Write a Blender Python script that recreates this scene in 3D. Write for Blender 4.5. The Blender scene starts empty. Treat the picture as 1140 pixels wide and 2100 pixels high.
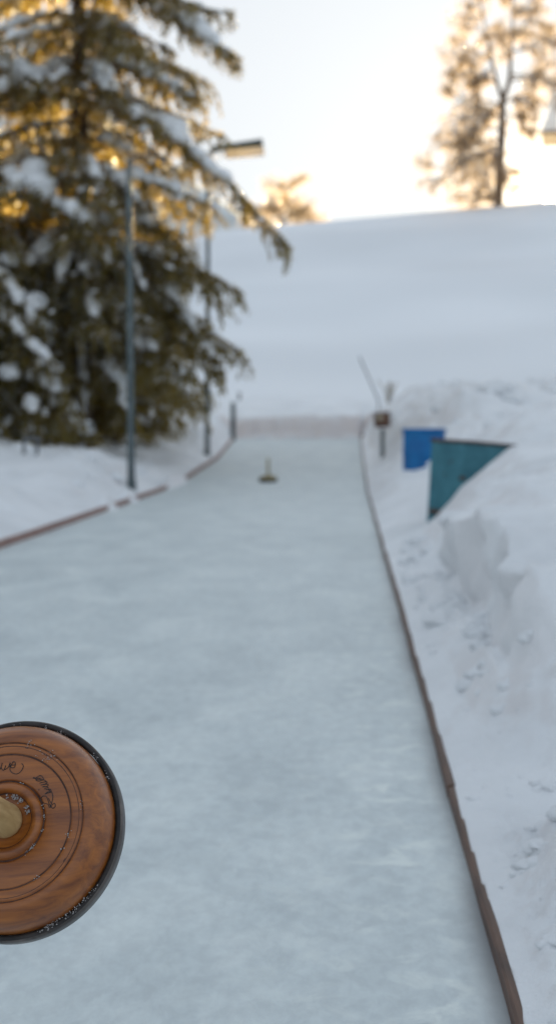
import bpy, math, random
import numpy as np
from mathutils import Vector, Matrix

# ------------------------------------------------------------------ camera, sky, sun, exposure
sc = bpy.context.scene
col = sc.collection
F = 2917.0            # focal length in photo pixels (photo 1140 x 2100)
HZ = 872.0            # horizon row
CH = 0.9              # camera height
cam_d = bpy.data.cameras.new('camera')
cam = bpy.data.objects.new('camera', cam_d)
col.objects.link(cam)
cam.location = (0, 0, CH)
cam.rotation_euler = (math.radians(90), 0, 0)
cam_d.sensor_fit = 'VERTICAL'
cam_d.sensor_height = 36.0
cam_d.lens = 50.0
cam_d.shift_y = (HZ - 1050.0) / 2100.0
cam_d.clip_start = 0.05
cam_d.clip_end = 20000
cam_d.dof.use_dof = True
cam_d.dof.focus_distance = 1.77
cam_d.dof.aperture_fstop = 4.6
sc.camera = cam

SKY_K = 0.665
SUN = Vector((559 / F, 1.0, 459 / F)).normalized()
world = bpy.data.worlds.new('World')
sc.world = world
world.use_nodes = True
wn = world.node_tree
bg = wn.nodes['Background']
sky = wn.nodes.new('ShaderNodeTexSky')
sky.sky_type = 'NISHITA'
sky.sun_disc = False
sky.sun_elevation = math.asin(SUN.z)
sky.sun_rotation = math.atan2(SUN.x, SUN.y)
sky.altitude = 800
sky.air_density = 0.9
sky.dust_density = 2.2
sky.ozone_density = 1.0
# even out the sky colour: compress its range and take some blue away
gam = wn.nodes.new('ShaderNodeGamma'); gam.inputs[1].default_value = 0.12
wn.links.new(sky.outputs[0], gam.inputs[0])
tint = wn.nodes.new('ShaderNodeMix'); tint.data_type = 'RGBA'; tint.blend_type = 'MULTIPLY'
tint.inputs[0].default_value = 1.0; tint.inputs[7].default_value = (SKY_K * 0.91, SKY_K * 0.98, SKY_K * 1.06, 1)
tint.clamp_result = False
wn.links.new(gam.outputs[0], tint.inputs[6])
# the aureole and the disc of the low sun itself
tcw = wn.nodes.new('ShaderNodeTexCoord')
dotn = wn.nodes.new('ShaderNodeVectorMath'); dotn.operation = 'DOT_PRODUCT'; dotn.inputs[1].default_value = SUN
wn.links.new(tcw.outputs['Generated'], dotn.inputs[0])
def wmath(op, a, b):
    n = wn.nodes.new('ShaderNodeMath'); n.operation = op
    for k, q in enumerate((a, b)):
        if isinstance(q, (int, float)): n.inputs[k].default_value = q
        else: wn.links.new(q, n.inputs[k])
    return n.outputs[0]
omc = wmath('SUBTRACT', 1.0, dotn.outputs['Value'])
au = wmath('MULTIPLY', wmath('EXPONENT', wmath('MULTIPLY', omc, -1 / 0.0011), 0.0), 2.5)
au2 = wmath('MULTIPLY', wmath('EXPONENT', wmath('MULTIPLY', omc, -1 / 0.016), 0.0), 0.17)
disc = wmath('MULTIPLY', wmath('LESS_THAN', omc, 1.1e-5), 160.0)
tot = wmath('ADD', wmath('ADD', au, au2), disc)
auc = wn.nodes.new('ShaderNodeVectorMath'); auc.operation = 'SCALE'; auc.inputs[0].default_value = (1.0, 0.80, 0.52)
wn.links.new(tot, auc.inputs['Scale'])
addv = wn.nodes.new('ShaderNodeVectorMath'); addv.operation = 'ADD'
wn.links.new(tint.outputs[2], addv.inputs[0]); wn.links.new(auc.outputs[0], addv.inputs[1])
wn.links.new(addv.outputs[0], bg.inputs[0])
bg.inputs[1].default_value = 0.15

sd = bpy.data.lights.new('sun', 'SUN')
sd.energy = 5.0
sd.angle = math.radians(0.5)
sd.color = (1.0, 0.75, 0.36)
so = bpy.data.objects.new('sun', sd)
col.objects.link(so)
so.rotation_euler = SUN.to_track_quat('Z', 'Y').to_euler()

sc.view_settings.view_transform = 'Standard'
sc.view_settings.look = 'None'
sc.view_settings.gamma = 1
sc.view_settings.exposure = 2.78
sc.cycles.use_denoising = True
sc.cycles.max_bounces = 6
sc.cycles.transparent_max_bounces = 6
sc.cycles.sample_clamp_indirect = 8

# ------------------------------------------------------------------ helpers
rng = np.random.default_rng(7)
random.seed(7)


def P(px, py, Y):
    """the point at depth Y seen at photo pixel (px, py)"""
    return np.array([(px - 570.0) / F * Y, Y, CH - (py - HZ) / F * Y])


def _hash(ix, iy, iz, seed):
    n = (ix * 374761393 + iy * 668265263 + iz * 2147483647 + seed * 1274126177) & 0xFFFFFFFF
    n = ((n ^ (n >> 13)) * 1274126177) & 0xFFFFFFFF
    n = (n ^ (n >> 16)) & 0xFFFFFFFF
    return n.astype(np.float64) / 0xFFFFFFFF


def vnoise(x, y, seed=0):
    x = np.asarray(x, float); y = np.asarray(y, float)
    ix = np.floor(x).astype(np.int64); iy = np.floor(y).astype(np.int64)
    fx = x - ix; fy = y - iy
    fx = fx * fx * fx * (fx * (fx * 6 - 15) + 10); fy = fy * fy * fy * (fy * (fy * 6 - 15) + 10)
    z = np.zeros_like(ix)
    a = _hash(ix, iy, z, seed); b = _hash(ix + 1, iy, z, seed)
    c = _hash(ix, iy + 1, z, seed); d = _hash(ix + 1, iy + 1, z, seed)
    return (a * (1 - fx) + b * fx) * (1 - fy) + (c * (1 - fx) + d * fx) * fy * 1.0 - 0.5


def fbm(x, y, seed=0, octv=4, gain=0.5):
    r = 0; a = 1.0; f = 1.0
    for i in range(octv):
        r = r + a * vnoise(x * f + 17.3 * i, y * f - 9.1 * i, seed + i)
        a *= gain; f *= 2.03
    return r


def sstep(a, b, x):
    t = np.clip((x - a) / (b - a), 0, 1)
    return t * t * (3 - 2 * t)


class MB:
    def __init__(self):
        self.v = []; self.f = []; self.n = 0; self.mi = []

    def add(self, v, f, mi=0):
        v = np.asarray(v, float).reshape(-1, 3)
        f = np.asarray(f, int)
        self.v.append(v); self.f.append(f + self.n); self.mi.append(np.full(len(f), mi)); self.n += len(v)

    def tube(self, pts, rad, n=8, cap=True, squash=None):
        pts = np.asarray(pts, float); m = len(pts)
        rad = np.broadcast_to(np.asarray(rad, float), (m,))
        t = np.gradient(pts, axis=0); t /= (np.linalg.norm(t, axis=1)[:, None] + 1e-9)
        up = np.array([0, 0, 1.0])
        if abs(t[0] @ up) > 0.9: up = np.array([0, 1.0, 0])
        s = np.cross(t, up); s /= (np.linalg.norm(s, axis=1)[:, None] + 1e-9)
        w = np.cross(s, t)
        a = np.linspace(0, 2 * np.pi, n, endpoint=False)
        ws = 1.0 if squash is None else squash
        v = pts[:, None, :] + rad[:, None, None] * (np.cos(a)[None, :, None] * s[:, None, :] + ws * np.sin(a)[None, :, None] * w[:, None, :])
        v = v.reshape(-1, 3)
        i = np.arange(m - 1)[:, None] * n; j = np.arange(n)[None, :]; k = (j + 1) % n
        f = np.stack([i + j, i + k, i + n + k, i + n + j], -1).reshape(-1, 4)
        self.add(v, f)
        if cap:
            base = self.n - m * n
            c0 = len(v)
            self.v.append(np.array([pts[0], pts[-1]])); self.n += 2
            q = []
            for jj in range(n):
                q.append([base + (jj + 1) % n, base + jj, base + c0, base + c0])
                q.append([base + (m - 1) * n + jj, base + (m - 1) * n + (jj + 1) % n, base + c0 + 1, base + c0 + 1])
            self.f.append(np.array(q)); self.mi.append(np.zeros(len(q), int))

    def box(self, c, s, R=None, bevel=0.0):
        c = np.asarray(c, float); h = np.asarray(s, float) / 2
        R = np.eye(3) if R is None else np.asarray(R)
        if bevel <= 0:
            v = np.array([[x, y, z] for x in (-1, 1) for y in (-1, 1) for z in (-1, 1)], float) * h
            f = [[0, 1, 3, 2], [4, 6, 7, 5], [0, 4, 5, 1], [2, 3, 7, 6], [0, 2, 6, 4], [1, 5, 7, 3]]
            self.add(v @ R.T + c, f)
            return
        import bmesh
        bm = bmesh.new(); bmesh.ops.create_cube(bm, size=1.0)
        for w in bm.verts: w.co = Vector((w.co.x * s[0], w.co.y * s[1], w.co.z * s[2]))
        bmesh.ops.bevel(bm, geom=bm.edges[:], offset=bevel, segments=2, affect='EDGES')
        bm.verts.ensure_lookup_table()
        v = np.array([w.co[:] for w in bm.verts]) @ R.T + c
        off = self.n
        self.v.append(v); self.n += len(v)
        q = []
        for fc in bm.faces:
            ids = [w.index for w in fc.verts]
            for t in range(1, len(ids) - 1):
                q.append([ids[0], ids[t], ids[t + 1], ids[t + 1]])
        self.f.append(np.array(q) + off); self.mi.append(np.zeros(len(q), int))
        bm.free()

    def lathe(self, prof, n=96, closed=False):
        prof = np.asarray(prof, float); m = len(prof)
        a = np.linspace(0, 2 * np.pi, n, endpoint=False)
        v = np.stack([prof[:, 0][:, None] * np.cos(a), prof[:, 0][:, None] * np.sin(a), np.repeat(prof[:, 1][:, None], n, 1)], -1).reshape(-1, 3)
        i = np.arange(m - 1)[:, None] * n; j = np.arange(n)[None, :]; k = (j + 1) % n
        f = np.stack([i + j, i + k, i + n + k, i + n + j], -1).reshape(-1, 4)
        self.add(v, f)
        if closed:
            i = (m - 1) * n
            self.f.append(np.stack([i + j[0], i + k[0], k[0], j[0]], -1) + self.n - len(v)); self.mi.append(np.zeros(n, int))

    def blob(self, c, r, seed=0, amp=0.25, nu=10, nv=7):
        u = np.linspace(0, 2 * np.pi, nu, endpoint=False); w = np.linspace(0.0, np.pi, nv)
        d = np.stack([np.outer(np.sin(w), np.cos(u)), np.outer(np.sin(w), np.sin(u)), np.outer(np.cos(w), np.ones(nu))], -1)
        nn = 1 + amp * 2 * vnoise(d[..., 0] * 1.7 + seed * 3.1 + d[..., 2], d[..., 1] * 1.7 - seed * 1.3, seed)
        v = (d * nn[..., None] * np.asarray(r)).reshape(-1, 3) + np.asarray(c)
        i = np.arange(nv - 1)[:, None] * nu; j = np.arange(nu)[None, :]; k = (j + 1) % nu
        f = np.stack([i + j, i + nu + j, i + nu + k, i + k], -1).reshape(-1, 4)
        self.add(v, f)

    def build(self, name, mats, parent=None, smooth=True):
        v = np.concatenate(self.v); f = np.concatenate(self.f)
        me = bpy.data.meshes.new(name)
        tri = f[:, 2] == f[:, 3]
        deg = np.where(tri, 3, 4)
        starts = np.concatenate([[0], np.cumsum(deg)[:-1]])
        flat = f.reshape(-1)
        keep = np.ones(len(flat), bool); keep[3::4] = ~tri
        loops = flat[keep]
        me.vertices.add(len(v)); me.vertices.foreach_set('co', v.astype(np.float32).ravel())
        me.loops.add(len(loops)); me.loops.foreach_set('vertex_index', loops.astype(np.int32))
        me.polygons.add(len(f)); me.polygons.foreach_set('loop_start', starts.astype(np.int32))
        me.polygons.foreach_set('use_smooth', np.full(len(f), smooth))
        if not isinstance(mats, (list, tuple)): mats = [mats]
        for m in mats: me.materials.append(m)
        me.polygons.foreach_set('material_index', np.concatenate(self.mi).astype(np.int32))
        me.update(calc_edges=True); me.validate()
        o = bpy.data.objects.new(name, me)
        col.objects.link(o)
        if parent is not None: o.parent = parent
        return o


def empty(name, loc=(0, 0, 0)):
    o = bpy.data.objects.new(name, None); col.objects.link(o); o.location = loc
    o.empty_display_size = 0.1
    return o


def tag(o, label=None, cat=None, group=None, kind=None):
    if label: o['label'] = label
    if cat: o['category'] = cat
    if group: o['group'] = group
    if kind: o['kind'] = kind
    return o


# ------------------------------------------------------------------ materials
def mat(name, rough=0.6, color=(0.5, 0.5, 0.5), spec=0.5):
    m = bpy.data.materials.new(name); m.use_nodes = True
    b = m.node_tree.nodes['Principled BSDF']
    b.inputs['Base Color'].default_value = (*color, 1)
    b.inputs['Roughness'].default_value = rough
    b.inputs['Specular IOR Level'].default_value = spec
    return m, m.node_tree, b


def N(nt, t, **kw):
    n = nt.nodes.new(t)
    for k, v in kw.items():
        if k in n.inputs: n.inputs[k].default_value = v
        else: setattr(n, k, v)
    return n


def coords(nt, scale=(1, 1, 1), rot=(0, 0, 0), kind='Object'):
    tc = N(nt, 'ShaderNodeTexCoord'); mp = N(nt, 'ShaderNodeMapping')
    mp.inputs['Scale'].default_value = scale; mp.inputs['Rotation'].default_value = rot
    nt.links.new(tc.outputs[kind], mp.inputs[0])
    return mp.outputs[0]


def noise(nt, vec, scale, detail=4, rough=0.55, dist=0.0):
    n = N(nt, 'ShaderNodeTexNoise')
    n.inputs['Scale'].default_value = scale; n.inputs['Detail'].default_value = detail
    n.inputs['Roughness'].default_value = rough; n.inputs['Distortion'].default_value = dist
    nt.links.new(vec, n.inputs['Vector'])
    return n.outputs['Fac']


def ramp(nt, fac, stops):
    r = N(nt, 'ShaderNodeValToRGB')
    e = r.color_ramp.elements
    while len(e) < len(stops): e.new(0.5)
    for k, (p, c) in enumerate(stops):
        e[k].position = p; e[k].color = (*c, 1)
    nt.links.new(fac, r.inputs[0])
    return r.outputs[0]


def mixc(nt, fac, a, b, mode='MIX'):
    n = N(nt, 'ShaderNodeMix', data_type='RGBA', blend_type=mode)
    for s, k in ((fac, 0), (a, 6), (b, 7)):
        if isinstance(s, (int, float)): n.inputs[k].default_value = s
        elif isinstance(s, tuple): n.inputs[k].default_value = (*s, 1)
        else: nt.links.new(s, n.inputs[k])
    return n.outputs[2]


def bump(nt, b, h, strength=0.5, dist=0.02):
    n = N(nt, 'ShaderNodeBump'); n.inputs['Strength'].default_value = strength; n.inputs['Distance'].default_value = dist
    nt.links.new(h, n.inputs['Height']); nt.links.new(n.outputs[0], b.inputs['Normal'])


def snow_material(nm='snow', bs=0.75, big_scale=1.3):
    m, nt, b = mat(nm, 0.65, (0.8, 0.83, 0.86), 0.3)
    v = coords(nt)
    big = noise(nt, v, big_scale, 5 if big_scale > 1 else 2, 0.6)
    c = ramp(nt, big, [(0.35, (0.74, 0.76, 0.78)), (0.6, (0.84, 0.86, 0.88))])
    att = N(nt, 'ShaderNodeAttribute', attribute_name='dirt')
    c2 = mixc(nt, att.outputs['Fac'], c, (0.62, 0.55, 0.53))
    nt.links.new(c2, b.inputs['Base Color'])
    f = noise(nt, v, 34, 6, 0.7)
    bump(nt, b, f, bs, 0.02)
    return m


def ice_material():
    m, nt, b = mat('lane_ice', 0.42, (0.5, 0.56, 0.58), 0.22)
    v = coords(nt, (1.3, 0.7, 1))
    v2 = coords(nt, (1.5, 0.9, 1), (0, 0, 0.1))
    cloud = noise(nt, v, 2.2, 6, 0.62, 0.6)
    c = ramp(nt, cloud, [(0.34, (0.51, 0.565, 0.58)), (0.5, (0.575, 0.63, 0.64)), (0.66, (0.65, 0.70, 0.70))])
    fine = noise(nt, v2, 17, 7, 0.7, 0.3)
    c2 = ramp(nt, fine, [(0.40, (0.93, 0.93, 0.93)), (0.62, (1.07, 1.07, 1.06))])
    c3 = mixc(nt, 1.0, c, c2, 'MULTIPLY')
    # frost scraped up in patches beside the kerb plank
    fr = noise(nt, coords(nt, (1.6, 1.5, 1)), 6.0, 5, 0.6, 0.4)
    fr2 = ramp(nt, fr, [(0.52, (0, 0, 0)), (0.68, (1, 1, 1))])
    att = N(nt, 'ShaderNodeAttribute', attribute_name='frost')
    mm = N(nt, 'ShaderNodeMath', operation='MULTIPLY')
    nt.links.new(fr2, mm.inputs[0]); nt.links.new(att.outputs['Fac'], mm.inputs[1])
    c4 = mixc(nt, mm.outputs[0], c3, (0.70, 0.75, 0.73))
    wet_shade = N(nt, 'ShaderNodeAttribute', attribute_name='wet_shade')
    c5 = mixc(nt, wet_shade.outputs['Fac'], c4, (0.26, 0.27, 0.28))  # wet ice and the shade by the plank, both darkened into the colour
    nt.links.new(c5, b.inputs['Base Color'])
    rr = N(nt, 'ShaderNodeMapRange'); rr.inputs[3].default_value = 0.42; rr.inputs[4].default_value = 0.75
    nt.links.new(cloud, rr.inputs[0]); nt.links.new(rr.outputs[0], b.inputs['Roughness'])
    bump(nt, b, fine, 0.35, 0.006)
    return m


def wood_material(name, c1, c2, sc_=(1, 14, 14), scale=3.0, rough=0.6, coat=0.0, bs=0.3):
    m, nt, b = mat(name, rough)
    v = coords(nt, sc_)
    g = noise(nt, v, scale, 6, 0.65, 0.7)
    c = ramp(nt, g, [(0.3, c1), (0.7, c2)])
    nt.links.new(c, b.inputs['Base Color'])
    b.inputs['Coat Weight'].default_value = coat; b.inputs['Coat Roughness'].default_value = 0.28
    bump(nt, b, g, bs, 0.004)
    return m


def patch_material(name, c1, c2, scale=5, lo=0.45, hi=0.6, rough=0.5, metal=0.0, detail=5):
    m, nt, b = mat(name, rough)
    g = noise(nt, coords(nt), scale, detail, 0.65, 0.3)
    nt.links.new(ramp(nt, g, [(lo, c1), (hi, c2)]), b.inputs['Base Color'])
    b.inputs['Metallic'].default_value = metal
    bump(nt, b, g, 0.2, 0.01)
    return m


def foliage_material(name, c1, c2, tr, trw=0.45):
    m, nt, b = mat(name, 0.32, c1, 0.6)
    v = coords(nt)
    g = noise(nt, v, 2.6, 4, 0.6)
    c = ramp(nt, g, [(0.38, c1), (0.62, c2)])
    nt.links.new(c, b.inputs['Base Color'])
    t = N(nt, 'ShaderNodeBsdfTranslucent'); t.inputs[0].default_value = (*tr, 1)
    mx = N(nt, 'ShaderNodeMixShader'); mx.inputs[0].default_value = trw
    out = nt.nodes['Material Output']
    nt.links.new(b.outputs[0], mx.inputs[1]); nt.links.new(t.outputs[0], mx.inputs[2]); nt.links.new(mx.outputs[0], out.inputs[0])
    return m


M = {}
M['snow'] = snow_material()
M['hillsnow'] = snow_material('hill_snow', 0.0, 0.05)
M['ice'] = ice_material()
M['plank'] = wood_material('weathered_plank', (0.045, 0.025, 0.018), (0.14, 0.072, 0.045), (9, 0.8, 9), 5)
M['redplank'] = wood_material('red_brown_plank', (0.17, 0.085, 0.07), (0.34, 0.20, 0.165), (6, 0.7, 6), 4)
M['bark'] = patch_material('spruce_bark', (0.035, 0.022, 0.015), (0.11, 0.07, 0.045), 14, 0.4, 0.65, 0.9)
M['bark2'] = patch_material('frosted_bloom_bark', (0.07, 0.05, 0.035), (0.20, 0.15, 0.11), 6, 0.4, 0.6, 0.9)  # frost, with the low sun's bloom put into the lighter brown
M['needles'] = foliage_material('spruce_needles', (0.008, 0.018, 0.011), (0.024, 0.038, 0.024), (0.98, 0.67, 0.07), 0.30)
M['frost'] = foliage_material('frost_flakes', (0.60, 0.60, 0.60), (0.72, 0.72, 0.72), (0.85, 0.82, 0.78), 0.6)
M['twigs'] = foliage_material('frosted_bloom_twigs', (0.12, 0.10, 0.08), (0.34, 0.30, 0.26), (0.62, 0.48, 0.34), 0.4)  # frosted; washed-out bloom around the ridge trees also painted in
M['pole'] = patch_material('green_grey_pole_paint', (0.045, 0.065, 0.07), (0.12, 0.15, 0.16), 7, 0.4, 0.65, 0.5, 0.2)
M['steel'] = patch_material('grey_steel', (0.10, 0.11, 0.12), (0.2, 0.2, 0.2), 9, 0.4, 0.65, 0.5, 0.5)
M['hood'] = patch_material('lamp_hood_paint', (0.03, 0.045, 0.04), (0.07, 0.09, 0.08), 5, 0.4, 0.6, 0.45)
M['diff'], _nt, _b = mat('opal_lamp_cover', 0.4, (0.82, 0.78, 0.72))
_b.inputs['Transmission Weight'].default_value = 0.0
_t = N(_nt, 'ShaderNodeBsdfTranslucent'); _t.inputs[0].default_value = (0.85, 0.78, 0.68, 1)
_mx = N(_nt, 'ShaderNodeMixShader'); _mx.inputs[0].default_value = 0.5
_nt.links.new(_b.outputs[0], _mx.inputs[1]); _nt.links.new(_t.outputs[0], _mx.inputs[2]); _nt.links.new(_mx.outputs[0], _nt.nodes['Material Output'].inputs[0])
M['blue'] = patch_material('blue_plastic', (0.001, 0.105, 0.30), (0.001, 0.145, 0.38), 4, 0.4, 0.6, 0.7)
M['teal'] = patch_material('worn_teal_paint', (0.022, 0.125, 0.165), (0.045, 0.19, 0.235), 6, 0.42, 0.62, 0.55)
M['rust'] = patch_material('rusty_edge', (0.05, 0.035, 0.03), (0.13, 0.075, 0.05), 22, 0.42, 0.62, 0.85)
M['board'] = wood_material('brown_board', (0.07, 0.035, 0.025), (0.20, 0.10, 0.06), (2, 2, 12), 6)
M['pale'] = patch_material('pale_wood', (0.42, 0.36, 0.24), (0.55, 0.50, 0.38), 9)
M['stockwood'] = wood_material('varnished_pear_wood', (0.13, 0.031, 0.005), (0.38, 0.118, 0.013), (0.9, 11, 11), 6.5, 0.42, 0.35, 0.12)
M['groove'] = patch_material('dark_groove_wood', (0.05, 0.018, 0.012), (0.11, 0.04, 0.02), 60, 0.4, 0.6, 0.6)
M['handle'] = wood_material('light_handle_wood', (0.32, 0.19, 0.07), (0.60, 0.42, 0.20), (10, 10, 1.4), 6, 0.5, 0.2, 0.15)
M['band'] = patch_material('dark_iron_band', (0.040, 0.032, 0.030), (0.14, 0.12, 0.11), 14, 0.4, 0.65, 0.42, 0.35)
M['black'] = patch_material('black_rubber', (0.012, 0.010, 0.010), (0.035, 0.028, 0.026), 40, 0.4, 0.6, 0.7)
M['ink'] = patch_material('black_ink', (0.012, 0.008, 0.012), (0.03, 0.02, 0.022), 40, 0.4, 0.6, 0.5)
M['crumb'], _, _ = mat('ice_crumbs', 0.3, (0.42, 0.40, 0.40))
M['stockfar'] = patch_material('pale_varnished_wood', (0.20, 0.15, 0.045), (0.30, 0.24, 0.09), 12, 0.4, 0.6, 0.5)
M['wall'] = patch_material('plaster', (0.55, 0.52, 0.48), (0.64, 0.60, 0.55), 3)
M['roof'] = wood_material('shingle', (0.07, 0.045, 0.035), (0.15, 0.10, 0.08), (1, 1, 12), 3)
M['glass'], _, _ = mat('window_glass', 0.1, (0.03, 0.04, 0.05))
M['mountain'] = patch_material('hazed_snowy_mountain', (0.42, 0.46, 0.45), (0.68, 0.70, 0.70), 0.012, 0.4, 0.6, 0.9)  # distance haze put into the pale tones of woods and snow

# ------------------------------------------------------------------ terrain
XR_Y = [-20, 1.0, 40, 60]
XR_X = [-0.744, 0.302, 2.244, 3.24]
XL_Y = [-20, 10.38, 19.74, 21.2, 25.5, 31.3, 60]
XL_X = [-3.541, -2.028, -1.56, -1.38, -1.07, -0.96, -0.3]


def xr(Y): return np.interp(Y, XR_Y, XR_X) + 0.006 * vnoise(np.asarray(Y) * 0.9, np.asarray(Y) * 0, 5)
def xl(Y): return np.interp(Y, XL_Y, XL_X)


def z0(Y):
    t = np.clip(np.asarray(Y, float), -50, 31.3) - 19.74
    w = 0.25
    return 0.0528 * w * np.logaddexp(0, t / w)


UR = np.array([0, .1, .2, .3, .4, .6, .95, 1.5, 3, 6, 12])
TR = [
    (-5, [.03, .06, .10, .15, .2, .3, .4, .45, .5, .6, .6]),
    (1.5, [.03, .05, .06, .08, .12, .2, .3, .35, .4, .5, .6]),
    (2.5, [.03, .055, .07, .09, .12, .18, .25, .3, .4, .5, .6]),
    (3.2, [.03, .025, .015, .015, .03, .08, .2, .3, .4, .5, .6]),
    (3.5, [.03, .045, .06, .08, .12, .18, .28, .35, .4, .5, .6]),
    (3.9, [.03, .08, .14, .22, .29, .36, .40, .45, .5, .55, .6]),
    (4.3, [.03, .08, .20, .42, .48, .50, .52, .55, .6, .6, .7]),
    (6.0, [.03, .07, .12, .21, .53, .60, .59, .62, .65, .7, .8]),
    (8.5, [.03, .07, .12, .19, .32, .56, .67, .70, .72, .8, .9]),
    (10.3, [.03, .06, .09, .13, .22, .48, .75, .76, .75, .8, .9]),
    (10.9, [.03, .06, .10, .14, .21, .40, .66, .74, .75, .8, .9]),
    (11.6, [.03, .06, .09, .11, .15, .26, .45, .62, .7, .8, .9]),
    (14, [.03, .10, .15, .20, .25, .33, .50, .80, .92, 1.0, 1.1]),
    (15.5, [.03, .10, .18, .26, .30, .35, .58, .92, 1.0, 1.05, 1.2]),
    (17.5, [.03, .12, .22, .29, .34, .40, .55, .85, .95, 1.05, 1.3]),
    (21, [.10, .16, .22, .27, .32, .45, .75, 1.0, 1.1, 1.2, 1.4]),
    (25, [.31, .33, .36, .42, .55, 1.0, 1.35, 1.52, 1.62, 1.8, 2.0]),
    (28.5, [.50, .55, .62, .80, 1.05, 1.25, 1.42, 1.55, 1.75, 2.0, 2.3]),
    (31.3, [.64, .8, 1.0, 1.15, 1.2, 1.3, 1.45, 1.55, 1.8, 2.1, 2.4]),
    (36, [1.54, 1.54, 1.54, 1.54, 1.54, 1.55, 1.58, 1.62, 1.8, 2.1, 2.6]),
]
VL = np.array([0, .12, .3, .5, .8, 1.3, 2, 3, 5, 9, 20])
TL = [
    (-5, [.03, .08, .2, .3, .4, .5, .5, .5, .6, .8, 1]),
    (9, [.03, .10, .24, .33, .40, .42, .45, .5, .6, .8, 1]),
    (11, [.03, .09, .20, .30, .36, .36, .36, .42, .6, .8, 1]),
    (13, [.03, .07, .16, .28, .36, .34, .28, .4, .6, .8, 1]),
    (15, [.03, .05, .10, .20, .28, .22, .20, .4, .6, .8, 1]),
    (17, [.03, .04, .09, .20, .35, .40, .42, .5, .65, .8, 1]),
    (19, [.03, .06, .16, .33, .50, .56, .60, .62, .7, .9, 1]),
    (20.5, [.06, .09, .18, .32, .46, .56, .62, .68, .75, .9, 1]),
    (22.5, [.16, .18, .24, .30, .36, .50, .62, .76, .85, 1, 1.2]),
    (25.5, [.31, .33, .40, .46, .50, .55, .65, .8, 1, 1.2, 1.4]),
    (28.0, [.46, .55, .85, .97, 1.0, 1.0, 1.0, 1.1, 1.2, 1.3, 1.5]),
    (31.3, [.64, .9, 1.1, 1.15, 1.2, 1.2, 1.25, 1.3, 1.4, 1.5, 1.7]),
    (36, [1.5, 1.5, 1.5, 1.5, 1.5, 1.5, 1.5, 1.5, 1.6, 1.7, 2]),
]


def table(T, K, u, Y):
    ys = np.array([t[0] for t in T], float); Z = np.array([t[1] for t in T], float)
    Yc = np.clip(Y, ys[0], ys[-1])
    i = np.clip(np.searchsorted(ys, Yc, side='right') - 1, 0, len(ys) - 2)
    t = (Yc - ys[i]) / (ys[i + 1] - ys[i]); t = t * t * (3 - 2 * t) * 0.5 + t * 0.5
    uc = np.clip(u, 0, K[-1])
    j = np.clip(np.searchsorted(K, uc, side='right') - 1, 0, len(K) - 2)
    s = (uc - K[j]) / (K[j + 1] - K[j])
    a = Z[i, j] * (1 - s) + Z[i, j + 1] * s
    b = Z[i + 1, j] * (1 - s) + Z[i + 1, j + 1] * s
    return a * (1 - t) + b * t


def hill(X, Y):
    zr = np.clip(14.25 + 0.0917 * X, 9.0, 22)
    t = np.clip((Y - 36) / 59.0, 0, 1.0)
    prof = 1.06 * t ** 1.12 - 0.06 * t ** 6
    z = 1.54 + (zr - 1.54) * prof
    z = z + sstep(0.03, 0.25, t) * sstep(1.0, 0.8, t) * (0.16 * np.sin(Y * 0.33 + X * 0.035 + 1.3 * vnoise(X * 0.03, Y * 0.05, 3)) + 0.45 * fbm(X * 0.035, Y * 0.07, 11, 2))
    z = z + 0.0 * X
    over = np.clip(Y - 95, 0, None)
    z = z - 0.02 * over ** 1.5
    return np.maximum(z, -8)


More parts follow.
